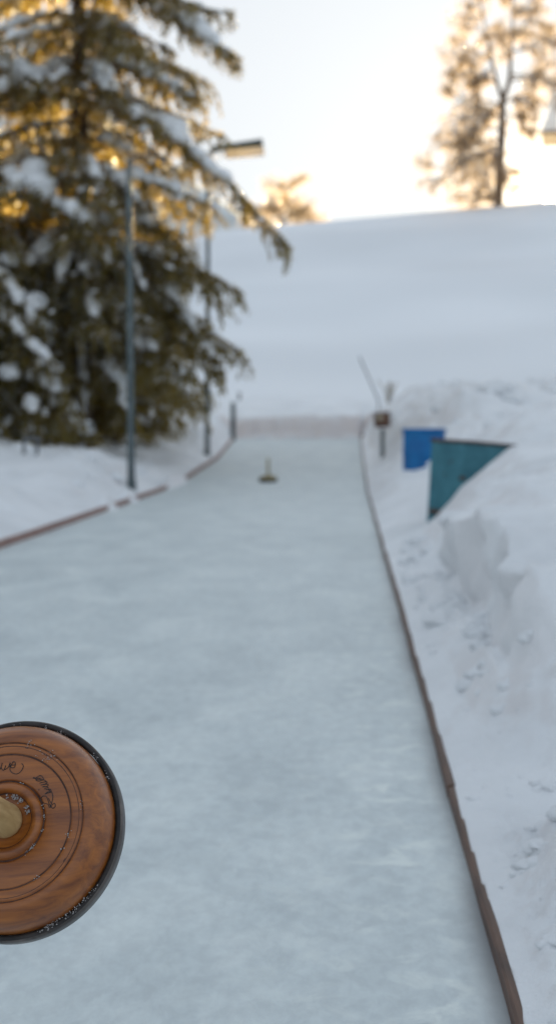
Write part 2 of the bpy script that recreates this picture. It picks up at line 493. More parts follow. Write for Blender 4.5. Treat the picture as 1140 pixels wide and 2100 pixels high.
def ground(X, Y):
    X = np.asarray(X, float); Y = np.asarray(Y, float)
    R = xr(Y); L = xl(Y)
    # wobble of the ledge line
    wob = 0.10 * fbm(X * 0.6 + 3, Y * 1.9, 21, 3) * np.clip(Y / 6, .5, 2) * (1 - .85 * sstep(9.0, 10.2, Y) * sstep(20, 18, Y))
    u = X - R; v = L - X
    uu = np.clip(u + wob * sstep(0.05, 0.3, u), 0, None)
    tb = np.clip((uu - .2) / .26, 0, 1)
    msk = sstep(3.8, 4.4, Y) * sstep(8.8, 7.4, Y)
    uu = np.where((uu > .2) & (uu < .46), uu * (1 - msk) + msk * (.2 + .26 * sstep(.16, .86, tb)), uu)
    hr = table(TR, UR, uu, Y)
    hl = table(TL, VL, np.clip(v + 0.12 * fbm(X * 0.9, Y * 0.8, 31, 3) * sstep(0.1, 0.5, v), 0, None), Y)
    am = 0.060 * sstep(0.03, 0.35, u) * np.clip(Y / 5, 0.5, 1.5)
    rough = fbm(X * 3.2, Y * 2.2, 41, 5, 0.55)
    rid = np.abs(fbm(X * 2.3 + 5, Y * 1.9, 47, 4)) * 2
    hr = hr + am * (1 - .6 * sstep(9.5, 10.2, Y) * sstep(19, 18, Y)) * rough * 1.1 - am * sstep(10.6, 9.6, Y) * 0.9 * rid * sstep(0.6, 0.1, np.abs(u - 0.33))
    # chunky crust thrown up beside the plank close to the camera
    near = sstep(3.35, 2.9, Y)
    hr = hr + 0.10 * np.exp(-((X - 0.56) / 0.06) ** 2 - ((Y - 2.68) / 0.16) ** 2) + 0.05 * np.exp(-((X - 0.62) / 0.06) ** 2 - ((Y - 3.0) / 0.12) ** 2)
    hr = hr + near * sstep(0.025, 0.12, u) * (0.07 * np.abs(fbm(X * 10, Y * 7, 51, 4)) + 0.025 * fbm(X * 24, Y * 20, 53, 3))
    hr = hr + sstep(0, .04, u) * 0.010 * fbm(X * 14, Y * 9, 54, 4) * sstep(12, 4, Y)
    # ploughed lumps on the far right bank
    far = sstep(12.5, 15, Y) * sstep(34, 29, Y) * sstep(0.35, 1.0, u)
    hr = hr + far * (0.62 * np.abs(fbm(X * 0.6, Y * 0.4, 61, 2)) - 0.12 + 0.07 * fbm(X * 3.5, Y * 2.5, 62, 4))
    hl = hl + sstep(0.05, 0.5, v) * (0.16 * fbm(X * 0.9, Y * 0.7, 71, 4) + 0.015 * fbm(X * 5, Y * 3, 72, 3))
    drift = 0
    for yy, ww in ((15.2, .22), (16.7, .22), (20.5, 0.75)):
        drift = drift + 0.115 * np.exp(-((Y - yy) / ww) ** 4) * np.exp(-((v - 0.02) / 0.10) ** 2)
    base = z0(Y) - 0.04
    z = np.where(u > 0, hr, np.where(v > 0, hl, base))
    # end of the lane: ploughed wall of snow
    wy = Y + 0.35 * fbm(X * 0.8, X * 0.0, 81, 4)
    wall_top = 1.12 + 0.02 * (X - 0.4) + 0.03 * fbm(X * 1.2, Y * 0.6, 82, 3)
    rise = sstep(31.25, 31.75, wy)
    plate = wall_top + (1.54 - wall_top) * sstep(31.7, 36, Y)
    endz = base * (1 - rise) + plate * rise
    mid = (u <= 0) & (v <= 0)
    z = np.where(mid, endz, z) + drift
    bl = sstep(31.0, 34, Y)
    z = np.where(~mid, z * (1 - bl) + np.maximum(plate, 0) * bl + bl * (1 - sstep(33, 36, Y)) * 0, z)
    hz = hill(X, Y)
    k = sstep(35, 37.5, Y)
    return z * (1 - k) + hz * k


def grid(xs, ys_, fn, name, m, parent=None, dirt=None):
    Q, Yg = np.meshgrid(xs, ys_)
    Xg = Q * (Yg + 3.0)
    Z = fn(Xg, Yg)
    nr, nc = Q.shape
    D = dirt(Xg, Yg, Z) if dirt is not None else None
    if dirt is not None:      # the cut edge of the right bank leans out over its own face
        U = Xg - xr(Yg)
        c_ = np.interp(Yg, [3.5, 4.3, 6, 8.5, 10.7], [.38, .38, .40, .40, .40])
        lip = np.exp(-((U - c_) / 0.075) ** 2) * sstep(3.7, 4.3, Yg) * sstep(8.9, 7.2, Yg)
        Xg = Xg - lip * (0.10 + 0.15 * fbm(Yg * 1.7, Z * 3, 33, 3)) * np.clip(Yg / 6, .7, 1.5)
        face = np.exp(-((U - .32) / 0.10) ** 2) * sstep(3.7, 4.3, Yg) * sstep(9.6, 8.2, Yg)
        Xg = Xg + face * (0.07 * fbm(Yg * 4.5, Z * 8, 34, 4) - 0.05 * np.abs(fbm(Yg * 2.4 + Z * 2, Z * 4, 35, 3)))
    v = np.stack([Xg, Yg, Z], -1).reshape(-1, 3)
    i = np.arange(nr - 1)[:, None] * nc; j = np.arange(nc - 1)[None, :]
    f = np.stack([i + j, i + j + 1, i + nc + j + 1, i + nc + j], -1).reshape(-1, 4)
    mb = MB(); mb.add(v, f)
    o = mb.build(name, m, parent)
    if dirt is not None:
        a = o.data.attributes.new('dirt', 'FLOAT', 'POINT')
        a.data.foreach_set('value', D.astype(np.float32).ravel())
    return o


def dirt_fn(X, Y, Z):
    # grit ploughed up in the cut faces of the banks (where the ground is steep)
    gy, gx = np.gradient(Z)
    dx = np.gradient(X, axis=1); dy = np.gradient(Y, axis=0)
    s = np.hypot(gx / dx, gy / dy)
    d = sstep(0.45, 1.1, s) * (0.75 + 1.0 * fbm(X * 2, Y * 1.5, 91, 3)) * 0.3
    d = d * sstep(38, 33, Y)
    d = np.maximum(d, 0.75 * sstep(0.5, 1.0, s) * sstep(30.6, 31.3, Y) * sstep(33.5, 32, Y))
    return np.clip(d, 0, 0.8)


q1 = np.linspace(-1, 1, 561)
qs = 0.13 * q1 + 0.55 * q1 ** 5
# finer columns over the right hand bank
ys_near = np.concatenate([np.linspace(-3, 1.5, 24)[:-1], np.geomspace(1.5, 36.8, 560)])
ground_o = grid(qs, ys_near, ground, 'snow_ground', M['snow'], dirt=dirt_fn)
tag(ground_o, 'snow covered ground with ploughed banks along both sides of the ice lane', kind='structure')
ys_far = np.concatenate([np.geomspace(36.8, 100, 170), np.geomspace(100, 170, 24)[1:]])
q2 = np.linspace(-1, 1, 261)
hill_o = grid(0.35 * q2 + 0.75 * q2 ** 3, ys_far, ground, 'hill', M['hillsnow'])
tag(hill_o, 'smooth snow covered hillside rising behind the lane', kind='structure')

# valley floor beyond the hill and the far mountain
mb = MB()
gx = np.linspace(-3000, 3000, 40); gy = np.linspace(168, 6000, 40)
XX, YY = np.meshgrid(gx, gy)
vv = np.stack([XX, YY, -8.5 + 4 * fbm(XX / 400, YY / 400, 5, 3)], -1).reshape(-1, 3)
i = np.arange(39)[:, None] * 40; j = np.arange(39)[None, :]
mb.add(vv, np.stack([i + j, i + j + 1, i + 41 + j, i + 40 + j], -1).reshape(-1, 4))
tag(mb.build('valley', M['hillsnow']), 'snowy valley floor beyond the hill', kind='structure')
mb = MB()
xs_ = np.linspace(-2600, 2600, 180); ys2 = np.linspace(2500, 4200, 50)
XX, YY = np.meshgrid(xs_, ys2)
crest = np.interp(XX, [-2600, -900, -420, -190, -80, -20, 90, 500, 2600], [900, 820, 640, 500, 425, 385, 330, 280, 300])
hz_ = crest * np.sin(np.pi * np.clip((YY - 2500) / 1700, 0, 1)) ** 0.8 * (1 + 0.10 * fbm(XX / 260, YY / 260, 9, 4)) * 1.16 - 8
vv = np.stack([XX, YY, hz_], -1).reshape(-1, 3)
i = np.arange(49)[:, None] * 180; j = np.arange(179)[None, :]
mb.add(vv, np.stack([i + j, i + j + 1, i + 181 + j, i + 180 + j], -1).reshape(-1, 4))
tag(mb.build('mountain', M['mountain']), 'distant pale mountain slope', kind='structure')

# the ice lane: a sheet slightly above the ground inside the two boards
yl = np.concatenate([np.linspace(-3, 1.5, 8)[:-1], np.geomspace(1.5, 31.75, 260)])
tt = np.linspace(0, 1, 90)
T_, Y_ = np.meshgrid(tt, yl)
Xi = xl(Y_) + 0.0 + (xr(Y_) - xl(Y_) + 0.02) * T_ - 0.01
Zi = z0(Y_) + 0.003 * fbm(Xi * 1.5, Y_ * 1.1, 15, 3)
mb = MB()
nr, nc = T_.shape
i = np.arange(nr - 1)[:, None] * nc; j = np.arange(nc - 1)[None, :]
mb.add(np.stack([Xi, Y_, Zi], -1).reshape(-1, 3), np.stack([i + j, i + j + 1, i + nc + j + 1, i + nc + j], -1).reshape(-1, 4))
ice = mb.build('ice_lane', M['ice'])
tag(ice, 'grey blue ice sheet of the curling lane', kind='structure')
dr = xr(Y_) - Xi
fr = np.exp(-(np.clip(dr - 0.05, 0, 9) / 0.28) ** 2) * sstep(0.03, 0.08, dr) * sstep(14, 4, Y_) + 0.22
wet_shade = 0.75 * np.exp(-((dr - 0.0) / 0.042) ** 2) * (0.8 + 0.9 * fbm(Xi * 4, Y_ * 2, 8, 3)) * sstep(16, 6, Y_)  # painted band of damp and shade fading out from the right plank
for nm, arr in (('frost', fr), ('wet_shade', np.clip(wet_shade, 0, 1))):
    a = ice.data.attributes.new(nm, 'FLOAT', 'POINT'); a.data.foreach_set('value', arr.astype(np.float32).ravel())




def gz(x, y): return float(ground(np.array([x]), np.array([y]))[0])


# clods and crumbs of snow lying on the banks
mb = MB(); rc = np.random.default_rng(12)
def clod(x, y, r, flat=0.6, sink=0.75):
    mb.blob((x, y, gz(x, y) + r * (flat - sink)), (r * rc.uniform(.8, 1.3), r * rc.uniform(.8, 1.3), r * flat), int(rc.integers(9999)), 0.55, 16, 11)
for k in range(45):      # along the foot and face of the cut bank
    y = 3.9 * (10.6 / 3.9) ** rc.uniform(); u = rc.normal(.20, .05) * (1 if y > 5 else .9)
    clod(float(xr(y)) + max(u, .1), y, rc.uniform(.015, .045) * min(y / 5, 1.6))
for k in range(60):      # crust thrown up close to the camera
    y = rc.uniform(1.9, 3.4); clod(float(xr(y)) + rc.uniform(.035, .40), y, rc.uniform(.010, .040), .45)
for k in range(90):
    y = rc.uniform(3.3, 9); clod(float(xr(y)) + rc.uniform(.05, .25), y, rc.uniform(.004, .014) * y / 4)
for k in range(45):      # far bank
    y = rc.uniform(13, 30); clod(float(xr(y)) + rc.uniform(.55, 4.5), y, rc.uniform(.05, .20), .7)
for k in range(60):
    y = rc.uniform(10, 24); clod(float(xl(y)) - rc.uniform(.25, 2.6), y, rc.uniform(.03, .12), .5)
tag(mb.build('snow_clods', M['snow']), 'loose lumps and crumbs of ploughed snow lying on the banks', 'snow', kind='stuff')

# ------------------------------------------------------------------ kerb planks
def plank(name, y_a, y_b, off, w, top, m, side, n=80):
    ysx = np.linspace(y_a, y_b, n)
    X = (xr(ysx) if side > 0 else xl(ysx)) + off
    X = X + 0.004 * fbm(ysx * 1.3, ysx * 0, 7, 3)
    zt = z0(ysx) + top + 0.004 * fbm(ysx * 1.7, ysx * 0 + 2, 8, 3)
    wv = w * (1 + 0.10 * fbm(ysx * 2.3, ysx * 0, 9, 3))
    b = 0.004
    prof = [(-1, -0.06, 0), (-1, -b, 1), (-1, 0, 2), (1, 0, 2), (1, -b, 1), (1, -0.06, 0)]
    V = []
    for sx, dz, k in prof:
        inset = b if k == 2 else 0
        V.append(np.stack([X + sx * (wv / 2 - inset), ysx, zt + (dz if k != 0 else -top - 0.03)], -1))
    V = np.stack(V, 1)
    mb = MB(); k = len(prof)
    i = np.arange(n - 1)[:, None] * k; j = np.arange(k)[None, :]; j2 = (j + 1) % k
    f = np.stack([i + j, i + j2, i + k + j2, i + k + j], -1).reshape(-1, 4)
    f = np.concatenate([f, [[0, 5, 4, 1], [1, 4, 3, 2]], (n - 1) * k + np.array([[1, 4, 5, 0], [2, 3, 4, 1]])])
    mb.add(V.reshape(-1, 3), f)
    return mb.build(name, m, smooth=False)


tag(plank('kerb_plank', -2.5, 3.42, -0.001, 0.0175, 0.030, M['plank'], 1),
    'thick brown plank nearest the viewer on the right edge of the ice', 'plank', 'brown planks along the right edge')
tag(plank('kerb_plank', 3.43, 31.0, -0.001, 0.0195, 0.032, M['plank'], 1, 260),
    'long thin brown plank on the right edge running to the far snow wall', 'plank', 'brown planks along the right edge')
tag(plank('kerb_plank', -2.5, 31.0, -0.01, 0.035, 0.055, M['redplank'], -1, 260),
    'reddish plank along the left edge of the ice, partly buried in snow', 'plank')


# ------------------------------------------------------------------ near ice stock
ax_c = Vector(P(40, 1706, 1.79))
d = (Vector((0, 0, CH)) - ax_c).normalized()
w = Vector((-0.81, 0, 0.58)); w = (w - d * w.dot(d)).normalized()
ax = (d * math.cos(math.radians(20)) + w * math.sin(math.radians(20))).normalized()
e1 = Vector((1, 0, 0.06)); e1 = (e1 - ax * e1.dot(ax)).normalized()
e2 = ax.cross(e1)
ROT = Matrix((e1, e2, ax)).transposed()


def make_stock(near=True):
    root = empty('ice_stock')
    k = 1.0
    body = [(0.05, 0.001), (0.1305, 0.001), (0.1308, 0.018), (0.1300, 0.026), (0.1272, 0.037), (0.1225, 0.0475), (0.1160, 0.0555), (0.1085, 0.0605), (0.1020, 0.0622),
            (0.0998, 0.0610), (0.0990, 0.0598), (0.0982, 0.0608), (0.0965, 0.0622), (0.0950, 0.0625), (0.0940, 0.0618), (0.0930, 0.0624), (0.0870, 0.0628), (0.0850, 0.0620), (0.0838, 0.0602), (0.0828, 0.0612), (0.0815, 0.0618),
            (0.0650, 0.0622), (0.0530, 0.0624), (0.0508, 0.0612), (0.0497, 0.0592), (0.0485, 0.0618), (0.0465, 0.0665), (0.0430, 0.0690), (0.0395, 0.0688),
            (0.0360, 0.0665), (0.0345, 0.0640), (0.0330, 0.0618), (0.0240, 0.0600), (0.002, 0.0600)]
    mb = MB(); mb.lathe(body, 128 if near else 40)
    f_all = np.concatenate(mb.f)
    # dark wood in the turned grooves
    vz = np.concatenate(mb.v); rr = np.hypot(vz[:, 0], vz[:, 1])[f_all].mean(1)
    mi = np.zeros(len(f_all), int)
    for a_, b_ in ((0.0982, 0.0998), (0.0935, 0.0946), (0.0828, 0.0849), (0.0487, 0.0507), (0.0290, 0.0352)):
        mi[(rr > a_) & (rr < b_)] = 1
    mb.f = [f_all]; mb.mi = [mi]
    mb.build('wooden_body', [M['stockwood'] if near else M['stockfar'], M['groove']], root)
    mb = MB()
    mb.lathe([(0.1312, -0.004), (0.1385, -0.004), (0.1400, -0.001), (0.1403, 0.012), (0.1398, 0.0165), (0.1380, 0.0190), (0.1350, 0.0205), (0.1325, 0.0195), (0.1312, 0.017)], 128 if near else 40, closed=True)
    fa = np.concatenate(mb.f); vz = np.concatenate(mb.v); rr = np.hypot(vz[:, 0], vz[:, 1])[fa].mean(1); zz = vz[:, 2][fa].mean(1)
    mi = np.zeros(len(fa), int); mi[(rr < 0.1388) & (zz > 0.015)] = 1
    mb.f = [fa]; mb.mi = [mi]
    mb.build('iron_band', [M['band'], M['black']], root)
    mb = MB(); mb.lathe([(0.001, -0.022), (0.125, -0.022), (0.130, -0.018), (0.130, -0.0045), (0.001, -0.0045)], 96 if near else 32)
    mb.build('sole_plate', M['black'], root)
    mb = MB()
    mb.lathe([(0.001, 0.0602), (0.0215, 0.0602), (0.0222, 0.066), (0.0212, 0.082), (0.0195, 0.12), (0.0185, 0.17), (0.0172, 0.22), (0.0180, 0.26), (0.0205, 0.285), (0.0215, 0.298), (0.0195, 0.309), (0.012, 0.316), (0.001, 0.318)], 40)
    mb.build('handle', M['handle'] if near else M['stockfar'], root)
    return root


stock = make_stock(True)
stock.matrix_world = Matrix.Translation(Vector(P(40, 1703.5, 1.79))) @ ROT.to_4x4() @ Matrix.Scale(0.97, 4)
tag(stock, 'large round wooden ice stock close up, turned brown disc with dark rim and pale handle', 'ice stock')

# handwriting in black ink and ice crumbs on the near stock
inv = stock.matrix_world.inverted()


def onplane(px, py, h):
    o_ = inv @ Vector((0, 0, CH)); p_ = inv @ Vector(P(px, py, 1.8)); dd = p_ - o_
    t = (h - o_.z) / dd.z
    q = o_ + dd * t
    return np.array([q.x, q.y, h])


def strokes(lists, h, r):
    mb = MB()
    for s in lists:
        pts = np.array([onplane(x / 8.77, 1540 + y / 8.77, h) for x, y in s])
        # smooth by Catmull-Rom
        out = []
        for a in range(len(pts) - 1):
            p0 = pts[max(a - 1, 0)]; p1 = pts[a]; p2 = pts[a + 1]; p3 = pts[min(a + 2, len(pts) - 1)]
            for t in np.linspace(0, 1, 6, endpoint=False):
                out.append(0.5 * ((2 * p1) + (-p0 + p2) * t + (2 * p0 - 5 * p1 + 4 * p2 - p3) * t * t + (-p0 + 3 * p1 - 3 * p2 + p3) * t ** 3))
        out.append(pts[-1])
        mb.tube(out, r, 5)
    return mb


ink = [
    # the long name written up the disc
    [(880, 850), (900, 900), (925, 940), (930, 1000), (890, 1010), (870, 960), (800, 940), (750, 900), (745, 850), (780, 815), (830, 815), (860, 860), (880, 930), (920, 1000), (960, 1030), (1000, 990), (985, 940), (945, 965)],
    [(905, 1000), (935, 930), (955, 850), (950, 790), (930, 740), (870, 735), (815, 775), (870, 755), (925, 735), (905, 690), (830, 690)],
    [(905, 720), (860, 690), (800, 680)], [(695, 705), (712, 695)],
    [(880, 665), (820, 640), (770, 645), (850, 640), (870, 600), (790, 605), (740, 615), (830, 590), (850, 555), (760, 565), (720, 580)],
    [(835, 545), (790, 520), (700, 545), (650, 520), (700, 490), (790, 520), (770, 470), (730, 440), (690, 460), (640, 490), (600, 488), (625, 478), (670, 520), (740, 510)],
    # end of a second name at the top left
    [(-60, 300), (-20, 210), (10, 330), (45, 215), (30, 300), (70, 350), (110, 260), (90, 330), (150, 300), (190, 210), (185, 300), (240, 200), (280, 210), (270, 290), (215, 300), (200, 260), (290, 250)],
    [(185, 300), (190, 350), (230, 395), (300, 415), (370, 380), (415, 310), (425, 260), (395, 225)],
]
strokes(ink, 0.0626, 0.00048).build('handwriting', M['ink'], stock)
mb = MB()
r2 = np.random.default_rng(3)


def crumbs(n, r_, dr_, a0, a1, h, dh, size):
    cl = r2.uniform(a0, a1, max(3, n // 9))
    for k in range(n):
        a = math.radians(cl[r2.integers(len(cl))] + r2.normal(0, 2.0)); rr = r_ + r2.normal(0, dr_)
        s = size * r2.uniform(0.3, 1.1)
        mb.blob((rr * math.cos(a), rr * math.sin(a), h + r2.uniform(0, dh)), (s, s * r2.uniform(.6, 1), s * .7), k, 0.4, 6, 4)


crumbs(110, 0.1325, 0.0017, -75, -28, 0.0185, 0.003, 0.0013)
crumbs(30, 0.1330, 0.0016, -100, 75, 0.0200, 0.002, 0.0010)
crumbs(22, 0.1330, 0.0016, 60, 110, 0.0200, 0.002, 0.0009)
crumbs(130, 0.0310, 0.0022, 10, 95, 0.0612, 0.002, 0.0012)
crumbs(80, 0.0500, 0.0012, -75, 90, 0.0605, 0.003, 0.0009)
crumbs(30, 0.0840, 0.0014, -60, 80, 0.0610, 0.002, 0.0009)
crumbs(30, 0.0990, 0.0018, -60, 80, 0.0615, 0.002, 0.0008)
crumbs(22, 0.0920, 0.0050, 20, 70, 0.0628, 0.001, 0.0008)
o = mb.build('ice_crumbs', M['crumb'], stock); o['kind'] = 'stuff'

far_stock = make_stock(False)
fp = P(550, 986, 21.0)
far_stock.location = (fp[0], 21.0, float(z0(21.0)) + 0.024)
tag(far_stock, 'small pale ice stock standing upright with its handle up, far down the ice', 'ice stock')

# ------------------------------------------------------------------ poles, posts, signs
def lamp_pole(px, py_base, py_top, Y, label, rad, arm_px, with_lamp):
    b = P(px, py_base, Y); t = P(px - (5 if not with_lamp else -2), py_top, Y)
    root = empty('lamp_pole', (b[0], b[1], b[2] - 0.15))
    L = t - b + np.array([0, 0, 0.15])
    mb = MB(); s = np.linspace(0, 1, 12)[:, None]
    mb.tube(s * L, rad * (1.15 - 0.3 * s[:, 0]), 14)
    mb.build('pole', M['pole'], root)
    mb = MB()
    mb.tube([(0, 0, 0.12), (0, 0, 0.30)], rad * 1.45, 14)
    mb.build('pole_foot', M['pole'], root)
    A = arm_px / F * Y
    if with_lamp:
        mb = MB()
        mb.tube([L + (0, 0, -0.05), L + (0.06, 0, 0.0), L + (0.16, 0, 0.012)], 0.022, 10)
        mb.build('arm', M['steel'], root)
        x0, x1 = 0.05, A
        mb = MB()     # sloping hood: a tapered wedge
        R = Matrix.Rotation(math.radians(-4.5), 3, 'Y')
        sec = []
        for x, hh in ((x0, 0.085), (x1, 0.15)):
            sec.append([(x, -0.10, 0), (x, -0.09, hh * 0.75), (x, 0, hh), (x, 0.09, hh * 0.75), (x, 0.10, 0)])
        V = np.array(sec).reshape(-1, 3)
        V = V @ np.array(R).T + L + (0, 0, 0.02)
        f = [[i_, i_ + 1, 6 + i_, 5 + i_] for i_ in range(4)] + [[4, 0, 5, 9]] + [[0, 4, 3, 1], [1, 3, 2, 2], [5, 6, 8, 9], [6, 7, 8, 8]]
        mb.add(V, f)
        hood = mb.build('lamp_hood', M['hood'], root, smooth=False)
        mb = MB()
        c = np.array(R @ Vector(((x0 + x1) / 2 + 0.13, 0, -0.082))) + L + (0, 0, 0.02)
        mb.box(c, (A - 0.28, 0.15, 0.15), np.array(R), 0.02)
        mb.build('lamp_cover', M['diff'], root)
    else:
        mb = MB()
        mb.tube([L + (0, 0, -0.02), L + (0.08, 0, 0.035), L + (A * .55, 0, 0.045), L + (A, 0, 0.02)], 0.017, 10)
        mb.build('arm', M['steel'], root)
        mb = MB()
        mb.box(L + (A + 0.02, 0, -0.03), (0.09, 0.05, 0.09), None, 0.01)
        mb.build('lamp_socket', M['steel'], root)
    tag(root, label, 'pole', 'poles along the left side of the lane')
    return root


lamp_pole(270, 1008, 325, 18.0, 'nearer grey green metal pole with a short bare arm, in front of the big spruce', 0.043, 68, False)
lamp_pole(425, 940, 312, 25.5, 'farther slim metal pole carrying a dark hooded lamp over the lane', 0.040, 113, True)


def post(name, px, py, Y, h, r, m, label, cat, lean=(0, 0), cap=True):
    b = P(px, py, Y)
    mb = MB()
    mb.tube([(0, 0, -0.2), (0, 0, 0), (lean[0] * .5, lean[1] * .5, h * .5), (lean[0], lean[1], h - r * .6), (lean[0], lean[1], h)], [r, r, r * .97, r * .95, r * .6], 10)
    o = mb.build(name, m); o.location = b
    tag(o, label, cat)
    return o


post('short_post', 478, 884, 30.6, 0.62, 0.052, M['pole'], 'short dark green post at the far left corner of the ice', 'post')
post('marker_stake', 491, 828, 36.0, 0.30, 0.035, M['steel'], 'small grey stake in the snow just behind the short dark post', 'stake')
post('marker_stake', 947, 786, 50.0, 0.36, 0.06, M['steel'], 'tiny grey stake alone on the slope above the right snow bank', 'stake')
post('marker_stake', 590, 822, 38.0, 0.16, 0.05, M['steel'], 'tiny stake top poking out of the snow above the end wall', 'stake')
post('lane_end_post', 743, 912, 30.6, 0.24, 0.035, M['plank'], 'dark stub post at the far right corner of the ice', 'post')
post('leaning_rod', 776, 822, 29.0, 0.90, 0.016, M['steel'], 'thin grey rod leaning left above the box on the post', 'rod', (-0.38, 0.1))

b = P(784, 945, 23.0)
sroot = empty('box_sign', (b[0], b[1], b[2] - 0.1))
mb = MB(); mb.tube([(0, 0, -0.1), (0, 0, 0.62)], 0.034, 12); mb.build('post', M['pole'], sroot)
Rz = np.array(Matrix.Rotation(math.radians(12), 3, 'Z') @ Matrix.Rotation(math.radians(-4), 3, 'Y'))
mb = MB(); mb.box((-0.01, -0.02, 0.755), (0.235, 0.16, 0.225), Rz, 0.008)
bd = mb.build('box', M['board'], sroot)
mb = MB(); mb.box(np.array((-0.01, -0.02, 0.755)) + Rz @ np.array((-0.055, -0.0835, 0.05)), (0.08, 0.006, 0.075), Rz)
mb.build('yellow_label', M['pale'], bd)
mb = MB(); mb.box(np.array((-0.01, -0.02, 0.755)) + Rz @ np.array((0, 0, 0.1215)), (0.265, 0.19, 0.018), Rz, 0.004)
mb.build('lid', M['board'], sroot)
tag(sroot, 'small brown wooden box with a pale patch mounted on a grey post', 'sign')

b = P(796, 822, 28.5)
mb = MB()
for k in range(9):
    a = r2.uniform(0, 6.28); l_ = r2.uniform(.2, .42); s = r2.normal(0, .06, 2)
    mb.tube([(s[0] * .3, s[1] * .3, -.05), (s[0], s[1], l_ * .6), (s[0] * 1.8 + .03 * math.cos(a), s[1] * 1.8, l_)], [0.012, 0.016, 0.022], 5)
o = mb.build('dry_reed', M['wall']); o.location = b
tag(o, 'pale tuft of dry reeds standing in snow beside the leaning rod', 'plant')

b = P(50, 945, 18.5)
rr_ = empty('low_rail', (b[0], b[1], b[2] - 0.05))
for dx, hh in ((0.0, 0.36), (0.17, 0.33)):
    mb = MB(); mb.tube([(dx, 0, -0.2), (dx, 0, hh)], 0.022, 8); mb.build('rail_post', M['steel'], rr_)
mb = MB(); mb.tube([(-0.02, -0.03, 0.33), (0.10, -0.035, 0.345), (0.24, -0.03, 0.32)], 0.028, 8); mb.build('crossbar', M['steel'], rr_)
tag(rr_, 'low dark metal rail half buried in snow under the spruce branches', 'rail')

# ------------------------------------------------------------------ blue barrel
bx = P(869, 968, 17.25)
R_ = 0.255
mb = MB()
prof = [(0.001, -0.45), (R_ - .02, -0.45), (R_, -0.43), (R_, -0.12), (R_ + .006, -0.10), (R_ + .006, -0.08), (R_, -0.06), (R_, 0.17), (R_ + .006, 0.19), (R_ + .006, 0.21), (R_, 0.23), (R_, 0.46), (R_ - .004, 0.485), (R_ - .012, 0.485), (R_ - .02, 0.46), (R_ - .02, 0.3), (0.001, 0.3)]
barrel = empty('barrel', (bx[0], 17.25, bx[2] + 0.035))
mb.lathe([(r, z - 0.0) for r, z in prof], 56)
mb.build('drum', M['blue'], barrel)
mb = MB(); mb.lathe([(R_ + .001, 0.452), (R_ + .012, 0.455), (R_ + .014, 0.475), (R_ + .010, 0.492), (R_ - .004, 0.494), (R_ - .004, 0.487), (R_ + .0005, 0.485)], 56, closed=True)
mb.build('rim_ring', M['blue'], barrel)
mb = MB(); mb.lathe([(0.001, 0.41), (0.12, 0.415), (0.2, 0.40), (R_ - .021, 0.37), (R_ - .021, 0.302), (0.001, 0.302)], 32)
o = mb.build('snow_fill', M['snow'], barrel); o['kind'] = 'stuff'
tag(barrel, 'bright blue plastic barrel standing in the snow behind the teal container', 'barrel')

# ------------------------------------------------------------------ teal container
Yt = 10.75
tl = P(889, 903, Yt); tr_ = P(1043, 915, Yt); bl_ = P(879, 1044, Yt)
cont = empty('container', (tl[0] - .015, Yt, 0.0)); cont.rotation_euler.z = -0.118
W_ = 0.66; H_ = tl[2]
ang = math.radians(0)
# front sheet: slightly flared, top edge dropping to the right
def cont_pt(s, t, dy):      # s across 0..1, t 0 top .. 1 bottom
    top = np.array([s * W_, 0, H_ - s * 0.045])
    bot = np.array([-0.045 + s * (W_ + .045), 0, 0.02])
    p = top * (1 - t) + bot * t; p[1] = dy
    return p
mb = MB()
for (a0, a1, c0, c1) in ((0, 1, 0, 1),):
    q = [cont_pt(a0, c1, 0), cont_pt(a1, c1, 0), cont_pt(a1, c0, 0), cont_pt(a0, c0, 0), cont_pt(a0, c1, .012), cont_pt(a1, c1, .012), cont_pt(a1, c0, .012), cont_pt(a0, c0, .012)]
    mb.add(q, [[0, 1, 2, 3], [5, 4, 7, 6], [0, 3, 7, 4], [1, 5, 6, 2], [3, 2, 6, 7], [0, 4, 5, 1]])
mb.build('front_panel', M['teal'], cont, smooth=False)
for sgn, xx in ((0, 0.006), (1, W_ - 0.006)):
    mb = MB()
    p0 = cont_pt(sgn, 0, 0); p1 = cont_pt(sgn, 1, 0)
    q = [p1 + (xx * 0, .012, 0), p1 + (.012 - .024 * sgn, .012, 0), p0 + (.012 - .024 * sgn, .012, 0), p0 + (0, .012, 0)]
    q = q + [z + np.array([0, 0.75, 0]) for z in q]
    mb.add(q, [[0, 1, 2, 3], [5, 4, 7, 6], [0, 3, 7, 4], [1, 5, 6, 2], [3, 2, 6, 7], [0, 4, 5, 1]])
    mb.build('side_panel', M['teal'], cont, smooth=False)
mb = MB()
pa, pb = cont_pt(0, 0, 0), cont_pt(1, 0, 0)
mb.tube([pa + (-.01, 0.0, .004), pa + (0.3, -.004, -.014), pb + (-.03, 0, .002)], 0.013, 8)
mb.tube([pa + (0, .0, .002), pa + (0, 0.77, .002)], 0.012, 8)
mb.build('rusty_top_edge', M['rust'], cont)
for s_, t_, r_ in ((0.40, 0.36, 0.020), (0.075, 0.70, 0.028), (0.135, 0.71, 0.022), (0.04, 0.69, 0.014), (0.25, 0.2, 0.008), (0.18, 0.33, .007)):
    c = cont_pt(s_ * .9, t_, -0.003)
    mb = MB(); mb.blob(c, (r_, 0.004, r_ * 0.8), int(s_ * 100), 0.45, 14, 8)
    mb.build('rust_spot', M['rust'], cont)
tag(cont, 'teal painted metal container with a rusty top edge, half buried in the snow bank', 'container')


# ------------------------------------------------------------------ spruces
def curve3(p0, pc, p1, n):
    t = np.linspace(0, 1, n)[:, None]
    return (1 - t) ** 2 * p0 + 2 * t * (1 - t) * pc + t * t * p1


